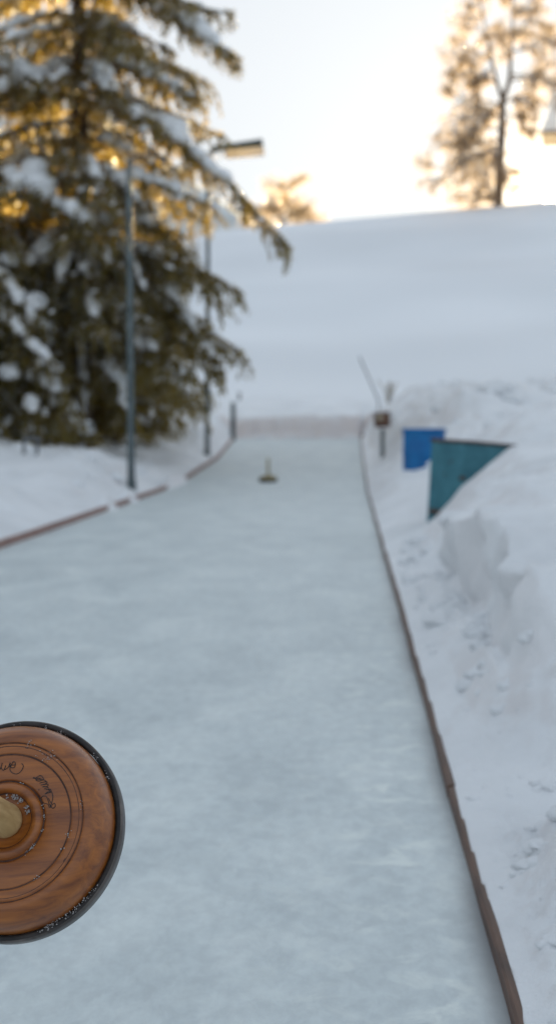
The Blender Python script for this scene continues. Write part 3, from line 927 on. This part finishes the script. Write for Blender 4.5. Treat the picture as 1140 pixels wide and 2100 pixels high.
class Leafer:
    def __init__(self, seed):
        self.r = np.random.default_rng(seed); self.P = []; self.D = []; self.L = []; self.W = []

    def spray(self, pts, step, size, width=0.28, hang=0.25, spread=0.75):
        pts = np.asarray(pts); seg = np.diff(pts, axis=0); ln = np.linalg.norm(seg, axis=1); tot = ln.sum()
        n = max(2, int(tot / step)); s = self.r.uniform(0, tot, n); cum = np.concatenate([[0], np.cumsum(ln)])
        i = np.clip(np.searchsorted(cum, s) - 1, 0, len(ln) - 1); f = (s - cum[i]) / (ln[i] + 1e-9)
        p = pts[i] + seg[i] * f[:, None]
        d = seg[i] / (ln[i][:, None] + 1e-9)
        rd = self.r.normal(0, 1, (n, 3))
        d = d * 0.8 + rd * spread * 0.6 + np.array([0, 0, -hang])
        d /= np.linalg.norm(d, axis=1)[:, None]
        self.P.append(p); self.D.append(d); self.L.append(size * self.r.uniform(.6, 1.3, n)); self.W.append(np.full(n, width))

    def mesh(self, mb, frost=0.0):
        p = np.concatenate(self.P); d = np.concatenate(self.D); L = np.concatenate(self.L)[:, None]; w = np.concatenate(self.W)[:, None]
        s = np.cross(d, self.r.normal(0, 1, p.shape)); s /= np.linalg.norm(s, axis=1)[:, None] + 1e-9
        a = p - s * L * w * .35; b = p + s * L * w * .35; m1 = p + d * L * .55 + s * L * w * .6; m2 = p + d * L * .55 - s * L * w * .6; e = p + d * L
        n = len(p)
        v = np.stack([a, b, m1, e, m2], 1).reshape(-1, 3)
        k = np.arange(n)[:, None] * 5
        q = np.concatenate([k + np.array([[0, 1, 2, 4]]), k + np.array([[4, 2, 3, 3]])])
        mb.add(v, q)
        if frost > 0:
            # clots of frost and snow crystals caught among the needles
            m = int(n * frost); c = p[self.r.integers(0, n, m)] + self.r.normal(0, .015, (m, 3))
            a = self.r.normal(0, 1, (m, 3)); a /= np.linalg.norm(a, axis=1)[:, None]
            b = np.cross(a, self.r.normal(0, 1, (m, 3))); b /= np.linalg.norm(b, axis=1)[:, None]
            h = (self.r.uniform(.007, .021, m) * (1 + (self.r.uniform(0, 1, m) > .90) * 1.9))[:, None]
            vv = np.stack([c - a * h, c - b * h * .8, c + a * h, c + b * h * .8], 1).reshape(-1, 3)
            mb.add(vv, np.arange(m)[:, None] * 4 + np.array([[0, 1, 2, 3]]), 1)
        return n


def snow_on(mb, pts, r, rg, lift=0.5, n=9):
    """a lumpy pillow of snow lying along a limb"""
    pts = np.asarray(pts, float); m = len(pts)
    t = np.linspace(0, 1, m)
    rad = r * (np.sin(np.pi * np.clip(t * 0.96 + .02, 0, 1)) ** 0.45) * (1 + 0.85 * np.array([vnoise(np.array([k * 0.42 + rg.uniform(0, 0.01)]), np.array([pts[0, 0] * 7.3 + pts[0, 2] * 3]), 3)[0] for k in range(m)]) * 2)
    rad = np.clip(rad, r * .15, None)
    p = pts + np.array([0, 0, 1.0]) * (rad * lift)[:, None]
    p = p + rg.normal(0, r * 0.16, p.shape)
    mb.tube(p, rad, n, True, 0.72)


def limb(mbw, lf, mbs, p0, p1, rg, sag=0.0, bow=0.15, r0=0.03, twig=0.5, dens=1.0, leaf=0.075, snow=0.0, hang=0.5, snow_span=(0.1, 0.95)):
    p0 = np.asarray(p0, float); p1 = np.asarray(p1, float)
    L = np.linalg.norm(p1 - p0)
    pc = (p0 + p1) / 2 + np.array([0, 0, bow * L]) + rg.normal(0, 0.03 * L, 3)
    n = max(8, int(L / 0.14))
    pts = curve3(p0, pc, p1, n)
    pts[:, 2] += 0.04 * L * np.linspace(0, 1, n) ** 6
    pts += np.cumsum(rg.normal(0, 0.006, pts.shape), axis=0)
    mbw.tube(pts, np.linspace(r0, 0.006, n), 6, False)
    T = np.gradient(pts, axis=0); T /= np.linalg.norm(T, axis=1)[:, None]
    nt_ = int(L / 0.085 * dens)
    for k in range(nt_):
        s = 0.12 + 0.88 * (k + rg.uniform(0, 1)) / nt_
        i = min(int(s * (n - 1)), n - 1); p = pts[i]; t = T[i]
        side = np.cross(t, [0, 0, 1.0]); side /= np.linalg.norm(side) + 1e-9
        sg = 1 if k % 2 else -1
        l_ = twig * (0.35 + 0.75 * (1 - s) ** 0.5) * rg.uniform(0.6, 1.25)
        l_ *= (0.55 + 0.45 * min(1, s / 0.3))
        d1 = t * rg.uniform(0.5, 0.9) + side * sg * rg.uniform(0.35, 0.9) + rg.normal(0, 0.12, 3)
        d1 /= np.linalg.norm(d1)
        e = p + d1 * l_ + np.array([0, 0, -hang * l_ * rg.uniform(0.5, 1.2)])
        mid = p + d1 * l_ * 0.6
        tw = curve3(p, mid, e, 5)
        if l_ > 0.15: mbw.tube(tw, np.linspace(0.006, 0.002, 5), 3, False)
        lf.spray(tw, 0.013 / dens, leaf)
        # hanging secondary sprays
        for q in range(2):
            pp = tw[rg.integers(1, 5)]
            ee = pp + np.array([rg.normal(0, .06), rg.normal(0, .06), -rg.uniform(0.08, 0.30) * (0.4 + hang)]) + d1 * .07
            lf.spray(np.array([pp, (pp + ee) / 2 + rg.normal(0, .01, 3), ee]), 0.015 / dens, leaf * .9)
        if mbs is not None and snow > 0 and rg.uniform() < 0.10 + 0.25 * snow:
            a_ = rg.integers(1, 4)
            mbs.blob(tw[a_] + (0, 0, 0.015), (rg.uniform(.02, .07), rg.uniform(.02, .05), rg.uniform(.012, .035)), int(rg.integers(999)), 0.9, 8, 6)
    lf.spray(pts[n // 3:], 0.010 / dens, leaf)
    if mbs is not None and snow > 0:
        a_, b_ = int(snow_span[0] * (n - 1)), max(int(snow_span[1] * (n - 1)), int(snow_span[0] * (n - 1)) + 4)
        dense = curve3(p0, pc, p1, 60)
        seg = dense[int(snow_span[0] * 59):int(snow_span[1] * 59)]
        snow_on(mbs, seg, 0.05 + 0.10 * snow, rg)
    return pts


def spruce(name, base, height, Rmax, label, seed, heroes=(), skirt=0.6, dens=1.0, tr=0.15, lean=0.0, zmax_full=None, n_whorl=None, low=0.12, group='snow laden spruces left of the lane', skip=None, snowp=.55, thin=1.0, frost=0.10):
    rg = np.random.default_rng(seed)
    root = empty(name, base)
    base = np.asarray(base, float)
    mb = MB()
    s = np.linspace(0, 1, 20)
    tp = np.stack([lean * s * height + 0.02 * np.sin(s * 9), 0.02 * np.cos(s * 7), s * height - 0.3], -1)
    mb.tube(tp, tr * (1 - s) ** 0.8 + 0.012, 14)
    mb.build('trunk', M['bark'], root)
    mw = MB(); lf = Leafer(seed + 5); ms = MB()
    nw = n_whorl or int(height / 0.36)
    for k in range(nw):
        f = low + (1 - low) * (k + rg.uniform(-.3, .3)) / nw
        if f > 0.985 or f < 0: continue
        z = f * height
        Rk = Rmax * (1 - f) ** skirt * min(1, 0.62 + f * 4)
        m = 5 if Rk > 1 else 4
        if z > 8.5: m = 4
        a0 = rg.uniform(0, 6.28)
        for j in range(m):
            a = a0 + j * 2 * math.pi / m + rg.uniform(-.35, .35)
            R = Rk * rg.uniform(0.65, 1.12)
            if skip is not None and skip(z, a): continue
            dz = -R * rg.uniform(0.20, 0.50) if f < 0.6 else -R * rg.uniform(0.0, 0.3)
            dz = max(dz, 0.15 - z)
            p0 = np.array([lean * z, 0, z]); p1 = np.array([R * math.cos(a) + lean * z, R * math.sin(a), z + dz])
            limb(mw, lf, ms, p0, p1, rg, bow=0.16, r0=0.012 + 0.012 * R, twig=0.22 + 0.16 * R, dens=dens * (thin if z > 3.5 else 1), snow=rg.uniform(.1, .9) if rg.uniform() < snowp else 0.0, hang=0.55 if f < .5 else .35,
                 snow_span=(rg.uniform(.15, .4), rg.uniform(.6, .95)), leaf=0.075 if z < 8 else .1)
    for h in heroes:
        kw = dict(h[2]) if len(h) > 2 else {}
        limb(mw, lf, ms, np.asarray(h[0]) - base, np.asarray(h[1]) - base, rg, **kw)
    mw.build('limbs', M['bark'], root)
    fo = MB(); n = lf.mesh(fo, frost)
    fo.build('foliage', [M['needles'], M['frost']], root, smooth=False)
    if ms.n:
        o = ms.build('snow_load', M['snow'], root); o['kind'] = 'stuff'
    tag(root, label, 'spruce', group)
    print(name, 'leaves', n)
    return root, base


bz = P(165, 884, 22.5)
base_main = (bz[0], 22.5, bz[2] - 0.02)


def T(py): return P(165, py, 22.5)


HK = dict(bow=0.16, r0=0.035, twig=0.55, dens=1.15, snow=0.8, hang=0.6)
heroes = [
    (T(215), P(590, 530, 21.2), dict(HK, bow=0.20, snow=1.1, snow_span=(0.16, 0.80), twig=.5)),
    (T(-70), P(492, 138, 21.6), dict(HK, bow=0.12, snow=1.0, snow_span=(0.5, .98), twig=.45)),
    (T(-60), P(485, 38, 22.6), dict(HK, bow=0.04, snow=.4, twig=.35)),
    (T(130), P(410, 215, 22.0), dict(HK, snow=.8)),
    (T(150), P(440, 345, 22.8), dict(HK, snow=.9)),
    (T(60), P(395, 180, 22.8), dict(HK, snow=.3)),
    (T(330), P(447, 632, 22.2), dict(HK, bow=.22, snow=.5)),
    (T(430), P(455, 778, 22.0), dict(HK, bow=.25, snow=.6)),
    (T(420), P(330, 815, 22.6), dict(HK, bow=.22, snow=.7)),
    (T(500), P(400, 690, 22.9), dict(HK, bow=.2, snow=.8)),
    (T(560), P(265, 860, 21.8), dict(HK, bow=.16, snow=1.1, snow_span=(.4, .97))),
    (T(520), P(300, 760, 21.9), dict(HK, bow=.16, snow=1.1, snow_span=(.5, .9))),
    (T(400), P(310, 620, 21.5), dict(HK, snow=.5)),
    (T(330), P(300, 430, 21.4), dict(HK, snow=.7, bow=.1)),
    (T(120), P(20, 210, 21.6), dict(HK, snow=1.0, bow=.1)),
    (T(110), P(240, 200, 21.0), dict(HK, snow=1.0, bow=.06, snow_span=(.3, .9))),
    (T(330), P(40, 470, 21.8), dict(HK, snow=.5)),
    (T(420), P(230, 560, 20.9), dict(HK, snow=.3, twig=.6)),
    (T(440), P(120, 600, 20.9), dict(HK, snow=.3, twig=.6)),
    (T(560), P(60, 800, 21.4), dict(HK, snow=.4)),
]
_, _b0 = spruce('spruce', base_main, 15.5, 2.75, 'tallest spruce, snow laden, its trunk behind the bare arm pole', 101, heroes, skirt=0.50, dens=1.15, tr=0.155, low=0.05, n_whorl=50, thin=.8, frost=.22, snowp=.75,
       skip=lambda z, a: (z < 1.3 and math.cos(a) > .2) or (z < 2.3 and math.cos(a + math.pi / 2 + .12) > .72) or (z > 3.4 and (math.sin(z * 7.1 + a * 2.3) + math.sin(z * 3.3 - a * 3.1)) > .95))

bz2 = P(-150, 900, 21.5)
base2 = (bz2[0], 21.5, bz2[2] - .05)
def T2(py): return P(-150, py, 21.5)
heroes2 = [
    (T2(300), P(235, 500, 20.4), dict(HK, bow=.07, snow=1.25, snow_span=(.3, .92), twig=.4)),
    (T2(500), P(135, 790, 20.2), dict(HK, bow=.07, snow=.75, snow_span=(.3, .95), twig=.35)),
    (T2(430), P(90, 690, 20.4), dict(HK, bow=.10, snow=.8, snow_span=(.6, .98), twig=.3)),
    (T2(60), P(120, 190, 21.0), dict(HK, bow=.06, snow=.9)),
    (T2(640), P(60, 880, 20.6), dict(HK, bow=.12, snow=.5)),
]
spruce('spruce', base2, 9.2, 2.5, 'spruce at the left edge whose snowy boughs reach in from outside the picture', 202, heroes2, skirt=0.62, dens=1.1, tr=0.12, low=0.03, n_whorl=30, thin=.75, frost=.18)
bz3 = P(330, 842, 26.5)
spruce('spruce', (bz3[0], 26.5, bz3[2] - .1), 3.6, 1.15, 'slim small spruce farther back in the gap behind the tall one, right of its trunk', 303, (), skirt=.7, dens=.9, tr=0.06, low=0.08)
bz4 = P(90, 850, 28.5)
spruce('spruce', (bz4[0], 28.5, bz4[2] - .1), 7.6, 2.2, 'background spruce standing behind the tall one, left of its trunk', 404, (), skirt=.7, dens=.9, tr=0.1, low=0.05)

bz5 = P(235, 880, 24.5)
spruce('spruce', (bz5[0], 24.5, bz5[2] - .1), 3.4, 1.3, 'low bushy young spruce filling the gap just right of the tall spruce trunk', 505, (), skirt=.6, dens=1.0, tr=0.05, low=0.03, n_whorl=13)
bz6 = P(40, 905, 21.0)
spruce('spruce', (bz6[0], 21.0, bz6[2] - .1), 3.0, 1.3, 'low bushy young spruce on the snow bank behind the low metal rail', 606, (), skirt=.6, dens=1.0, tr=0.05, low=0.03, n_whorl=12)

# snow plastered on the tall trunk
mb = MB()
pts = np.array([P(170, y, 22.33) for y in np.linspace(608, 850, 40)])
rad = 0.095 * (np.sin(np.linspace(0.25, 2.95, 40)) ** .35) * (1 + .35 * vnoise(np.arange(40) * .35, np.zeros(40), 6) * 2)
mb.tube(pts, rad, 12)
o = mb.build('trunk_snow', M['snow'])
o.parent = bpy.data.objects['spruce']; o.location = -np.array(base_main); o['kind'] = 'stuff'


# ------------------------------------------------------------------ bare frosted tree on the ridge
def bare_tree(name, base, trunk_pts, limbs, label, seed, tr, group=None, cat='tree', leaf=0.16, twn=9, sp=1.0):
    rg = np.random.default_rng(seed)
    root = empty(name, base); base = np.asarray(base, float)
    mb = MB()
    for pts_, r0, r1 in trunk_pts:
        p = np.asarray(pts_) - base
        s = np.linspace(0, 1, 14)
        c = np.stack([np.interp(s, np.linspace(0, 1, len(p)), p[:, k]) for k in range(3)], -1)
        c[1:-1] = (c[:-2] + c[1:-1] * 2 + c[2:]) / 4
        mb.tube(c, r0 + (r1 - r0) * s, 10)
    mb.build('trunk', M['bark2'], root)
    mw = MB(); lf = Leafer(seed + 1); ms = MB()

    def grow(p, d, L, r, depth):
        n = 6
        q = [p]; dd = d / np.linalg.norm(d)
        for k in range(n):
            dd = dd + rg.normal(0, .16, 3) + np.array([0, 0, -0.07 if depth < 2 else -.03]); dd /= np.linalg.norm(dd)
            q.append(q[-1] + dd * L / n)
        q = np.array(q)
        mw.tube(q, np.linspace(r, r * .45, n + 1), 5 if depth < 2 else 3, False)
        if depth >= 1: lf.spray(q, 0.20 / sp, leaf * 2.0, width=.06, hang=.15, spread=1.2)
        if depth < 3:
            for k in range(twn - depth * 2):
                i = rg.integers(1, n + 1)
                side = np.cross(dd, rg.normal(0, 1, 3)); side /= np.linalg.norm(side)
                grow(q[i], dd * .7 + side * .8 + np.array([0, 0, -.1]), L * rg.uniform(.30, .5), r * .5, depth + 1)
        if depth <= 1 and rg.uniform() < .6:
            snow_on(ms, q[1:5], r * 1.2 + .05, rg, .6, 7)
    for a, b_, r in limbs:
        a = np.asarray(a) - base; b_ = np.asarray(b_) - base
        L = np.linalg.norm(b_ - a)
        pc = (a + b_) / 2 + np.array([0, 0, .14 * L])
        q = curve3(a, pc, b_, 9); q[1:] += rg.normal(0, .04 * L / 3, (8, 3))
        mw.tube(q, np.linspace(r, r * .35, 9), 6, False)
        lf.spray(q[2:], 0.11 / sp, leaf * 2.2, width=.06, hang=.1, spread=1.2)
        snow_on(ms, q[2:7], r * .9 + .05, rg, .7, 7)
        for k in range(12):
            i = rg.integers(2, 9)
            dd = (b_ - a) / L; side = np.cross(dd, rg.normal(0, 1, 3)); side /= np.linalg.norm(side)
            grow(q[i], dd * .6 + side * .9, L * rg.uniform(.30, .55), r * .5, 1)
    mw.build('branches', M['bark2'], root)
    fo = MB(); n = lf.mesh(fo); fo.build('twigs', M['twigs'], root, smooth=False)
    o = ms.build('snow_load', M['snow'], root); o['kind'] = 'stuff'
    tag(root, label, cat, group)
    print(name, n)
    return root


YB = 94.5
def B(px, py, dy=0): return P(px, py, YB + dy)
bb = B(1021, 424)
trunks = [([B(1021, 430), B(1024, 350), B(1028, 280), B(1030, 205)], 0.34, 0.22),
          ([B(1030, 207), B(1018, 170), B(1010, 130), B(1000, 80), B(985, 10)], 0.17, 0.05),
          ([B(1030, 207), B(1045, 165), B(1046, 110), B(1050, 60), B(1052, -10)], 0.20, 0.05)]
limbs_b = []
for (x0, y0, x1, y1, r) in [
    (1024, 300, 890, 385, .11), (1026, 285, 905, 345, .09), (1028, 262, 930, 300, .09), (1029, 240, 905, 260, .09), (1030, 215, 925, 205, .10),
    (1018, 170, 925, 150, .09), (1010, 130, 945, 95, .08), (1003, 95, 960, 30, .07), (990, 30, 975, -30, .05),
    (1030, 210, 1100, 215, .10), (1032, 230, 1085, 265, .07), (1045, 165, 1135, 165, .10), (1045, 150, 1150, 190, .09), (1046, 110, 1130, 95, .08),
    (1048, 80, 1105, 40, .08), (1050, 50, 1090, 0, .06), (1024, 320, 960, 400, .07), (1026, 300, 985, 330, .05), (1026, 330, 1050, 375, .035), (1045, 140, 1020, 60, .06), (1052, 20, 1040, -40, .05),
    (1010, 140, 970, 170, .07), (1030, 215, 980, 250, .07), (1022, 390, 975, 395, .04)]:
    limbs_b.append((B(x0, y0), B(x1, y1, np.random.default_rng(int(x1 + y1 + 50)).uniform(-2.0, 2.0)), r))
bare_tree('frosted_tree', (bb[0], YB, bb[2]), trunks, limbs_b, 'tall bare tree with frosted branches standing alone on the ridge at right', 55, .3, cat='tree', leaf=.20)

YC = 125.0
def Cc(px, py, dy=0): return P(px, py, YC + dy)
# low snowy crown showing over the ridge
c0 = Cc(575, 560)
lim = []
for (x0, y0, x1, y1) in [(575, 470, 515, 445), (575, 455, 530, 425), (578, 440, 548, 410), (580, 435, 600, 405), (580, 445, 625, 425), (575, 460, 640, 445), (575, 450, 560, 415), (580, 470, 650, 460), (575, 470, 520, 470), (578, 455, 640, 430)]:
    lim.append((Cc(x0, y0), Cc(x1, y1, np.random.default_rng(x1).uniform(-1.5, 1.5)), .09))
bare_tree('frosted_tree', tuple(c0), [([c0, Cc(576, 500), Cc(578, 440)], .3, .12)], lim, 'low frosted tree crown peeping over the ridge beside the spruce', 66, .2, leaf=.30, twn=6, sp=.35)
YC = 140.0
c1 = Cc(592, 560)
lim = [(Cc(592, 400), Cc(557, 372), .06), (Cc(592, 395), Cc(578, 380), .05), (Cc(592, 388), Cc(618, 362), .06), (Cc(592, 400), Cc(606, 372), .05), (Cc(592, 420), Cc(580, 405), .04)]
bare_tree('frosted_tree', tuple(c1), [([c1, Cc(591, 470), Cc(592, 385)], .16, .05)], lim, 'thin distant tree with two dark tufts rising above the low frosted crown', 77, .15, leaf=.26, twn=6, sp=.5)

# ------------------------------------------------------------------ house beyond the ridge (only its eave is in the picture)
YH = 106.0
ev = P(1111, 280, YH)
house = empty('house', (ev[0] + 1.15, YH, 10.0)); house.rotation_euler.z = -0.215
hx, hz0 = 1.2, ev[2] - 10.0
def hb(name, x0, x1, y0, y1, z_0, z_1, m, par=house):
    mb = MB(); mb.box(((x0 + x1) / 2, (y0 + y1) / 2, (z_0 + z_1) / 2), (x1 - x0, y1 - y0, z_1 - z_0)); return mb.build(name, m, par, smooth=False)
wl = hb('wall', 0.15, 8.0, -.2, 2.9, 0, hz0 - .05, M['wall'])
def roof_shell(x0, x1, y0, y1, z_, rise, thick):
    mb = MB(); ins = rise / 2.6
    b1 = [(x0, y0, z_), (x1, y0, z_), (x1, y1, z_), (x0, y1, z_)]
    b2 = [(x0 + .02, y0 + .02, z_ + thick), (x1 - .02, y0 + .02, z_ + thick), (x1 - .02, y1 - .02, z_ + thick), (x0 + .02, y1 - .02, z_ + thick)]
    t_ = [(x0 + ins, (y0 + y1) / 2 - .2, z_ + rise), (x1 - ins, (y0 + y1) / 2 - .2, z_ + rise), (x1 - ins, (y0 + y1) / 2 + .2, z_ + rise), (x0 + ins, (y0 + y1) / 2 + .2, z_ + rise)]
    f = [[3, 2, 1, 0]]
    for k in range(4):
        k2 = (k + 1) % 4; f += [[k, k2, 4 + k2, 4 + k], [4 + k, 4 + k2, 8 + k2, 8 + k]]
    f += [[8, 9, 10, 11]]
    mb.add(b1 + b2 + t_, f)
    return mb
rf = roof_shell(-1.2, 9.2, -1.2, 3.8, hz0, 9.0, .16).build('roof', M['roof'], house, smooth=False)
roof_shell(-1.16, 9.16, -1.16, 3.76, hz0 + .165, 9.1, .28).build('roof_snow', M['snow'], rf, smooth=False)
for k, xx in enumerate((1.2, 3.4, 5.6)):
    wf = hb('window', xx, xx + 1.1, -.26, -.18, hz0 - 2.6, hz0 - 1.0, M['pale'])
    hb('pane', xx + .1, xx + 1.0, -.275, -.255, hz0 - 2.5, hz0 - 1.1, M['glass'], wf)
tag(house, 'house corner with a steep snow covered roof just inside the right edge', 'house')
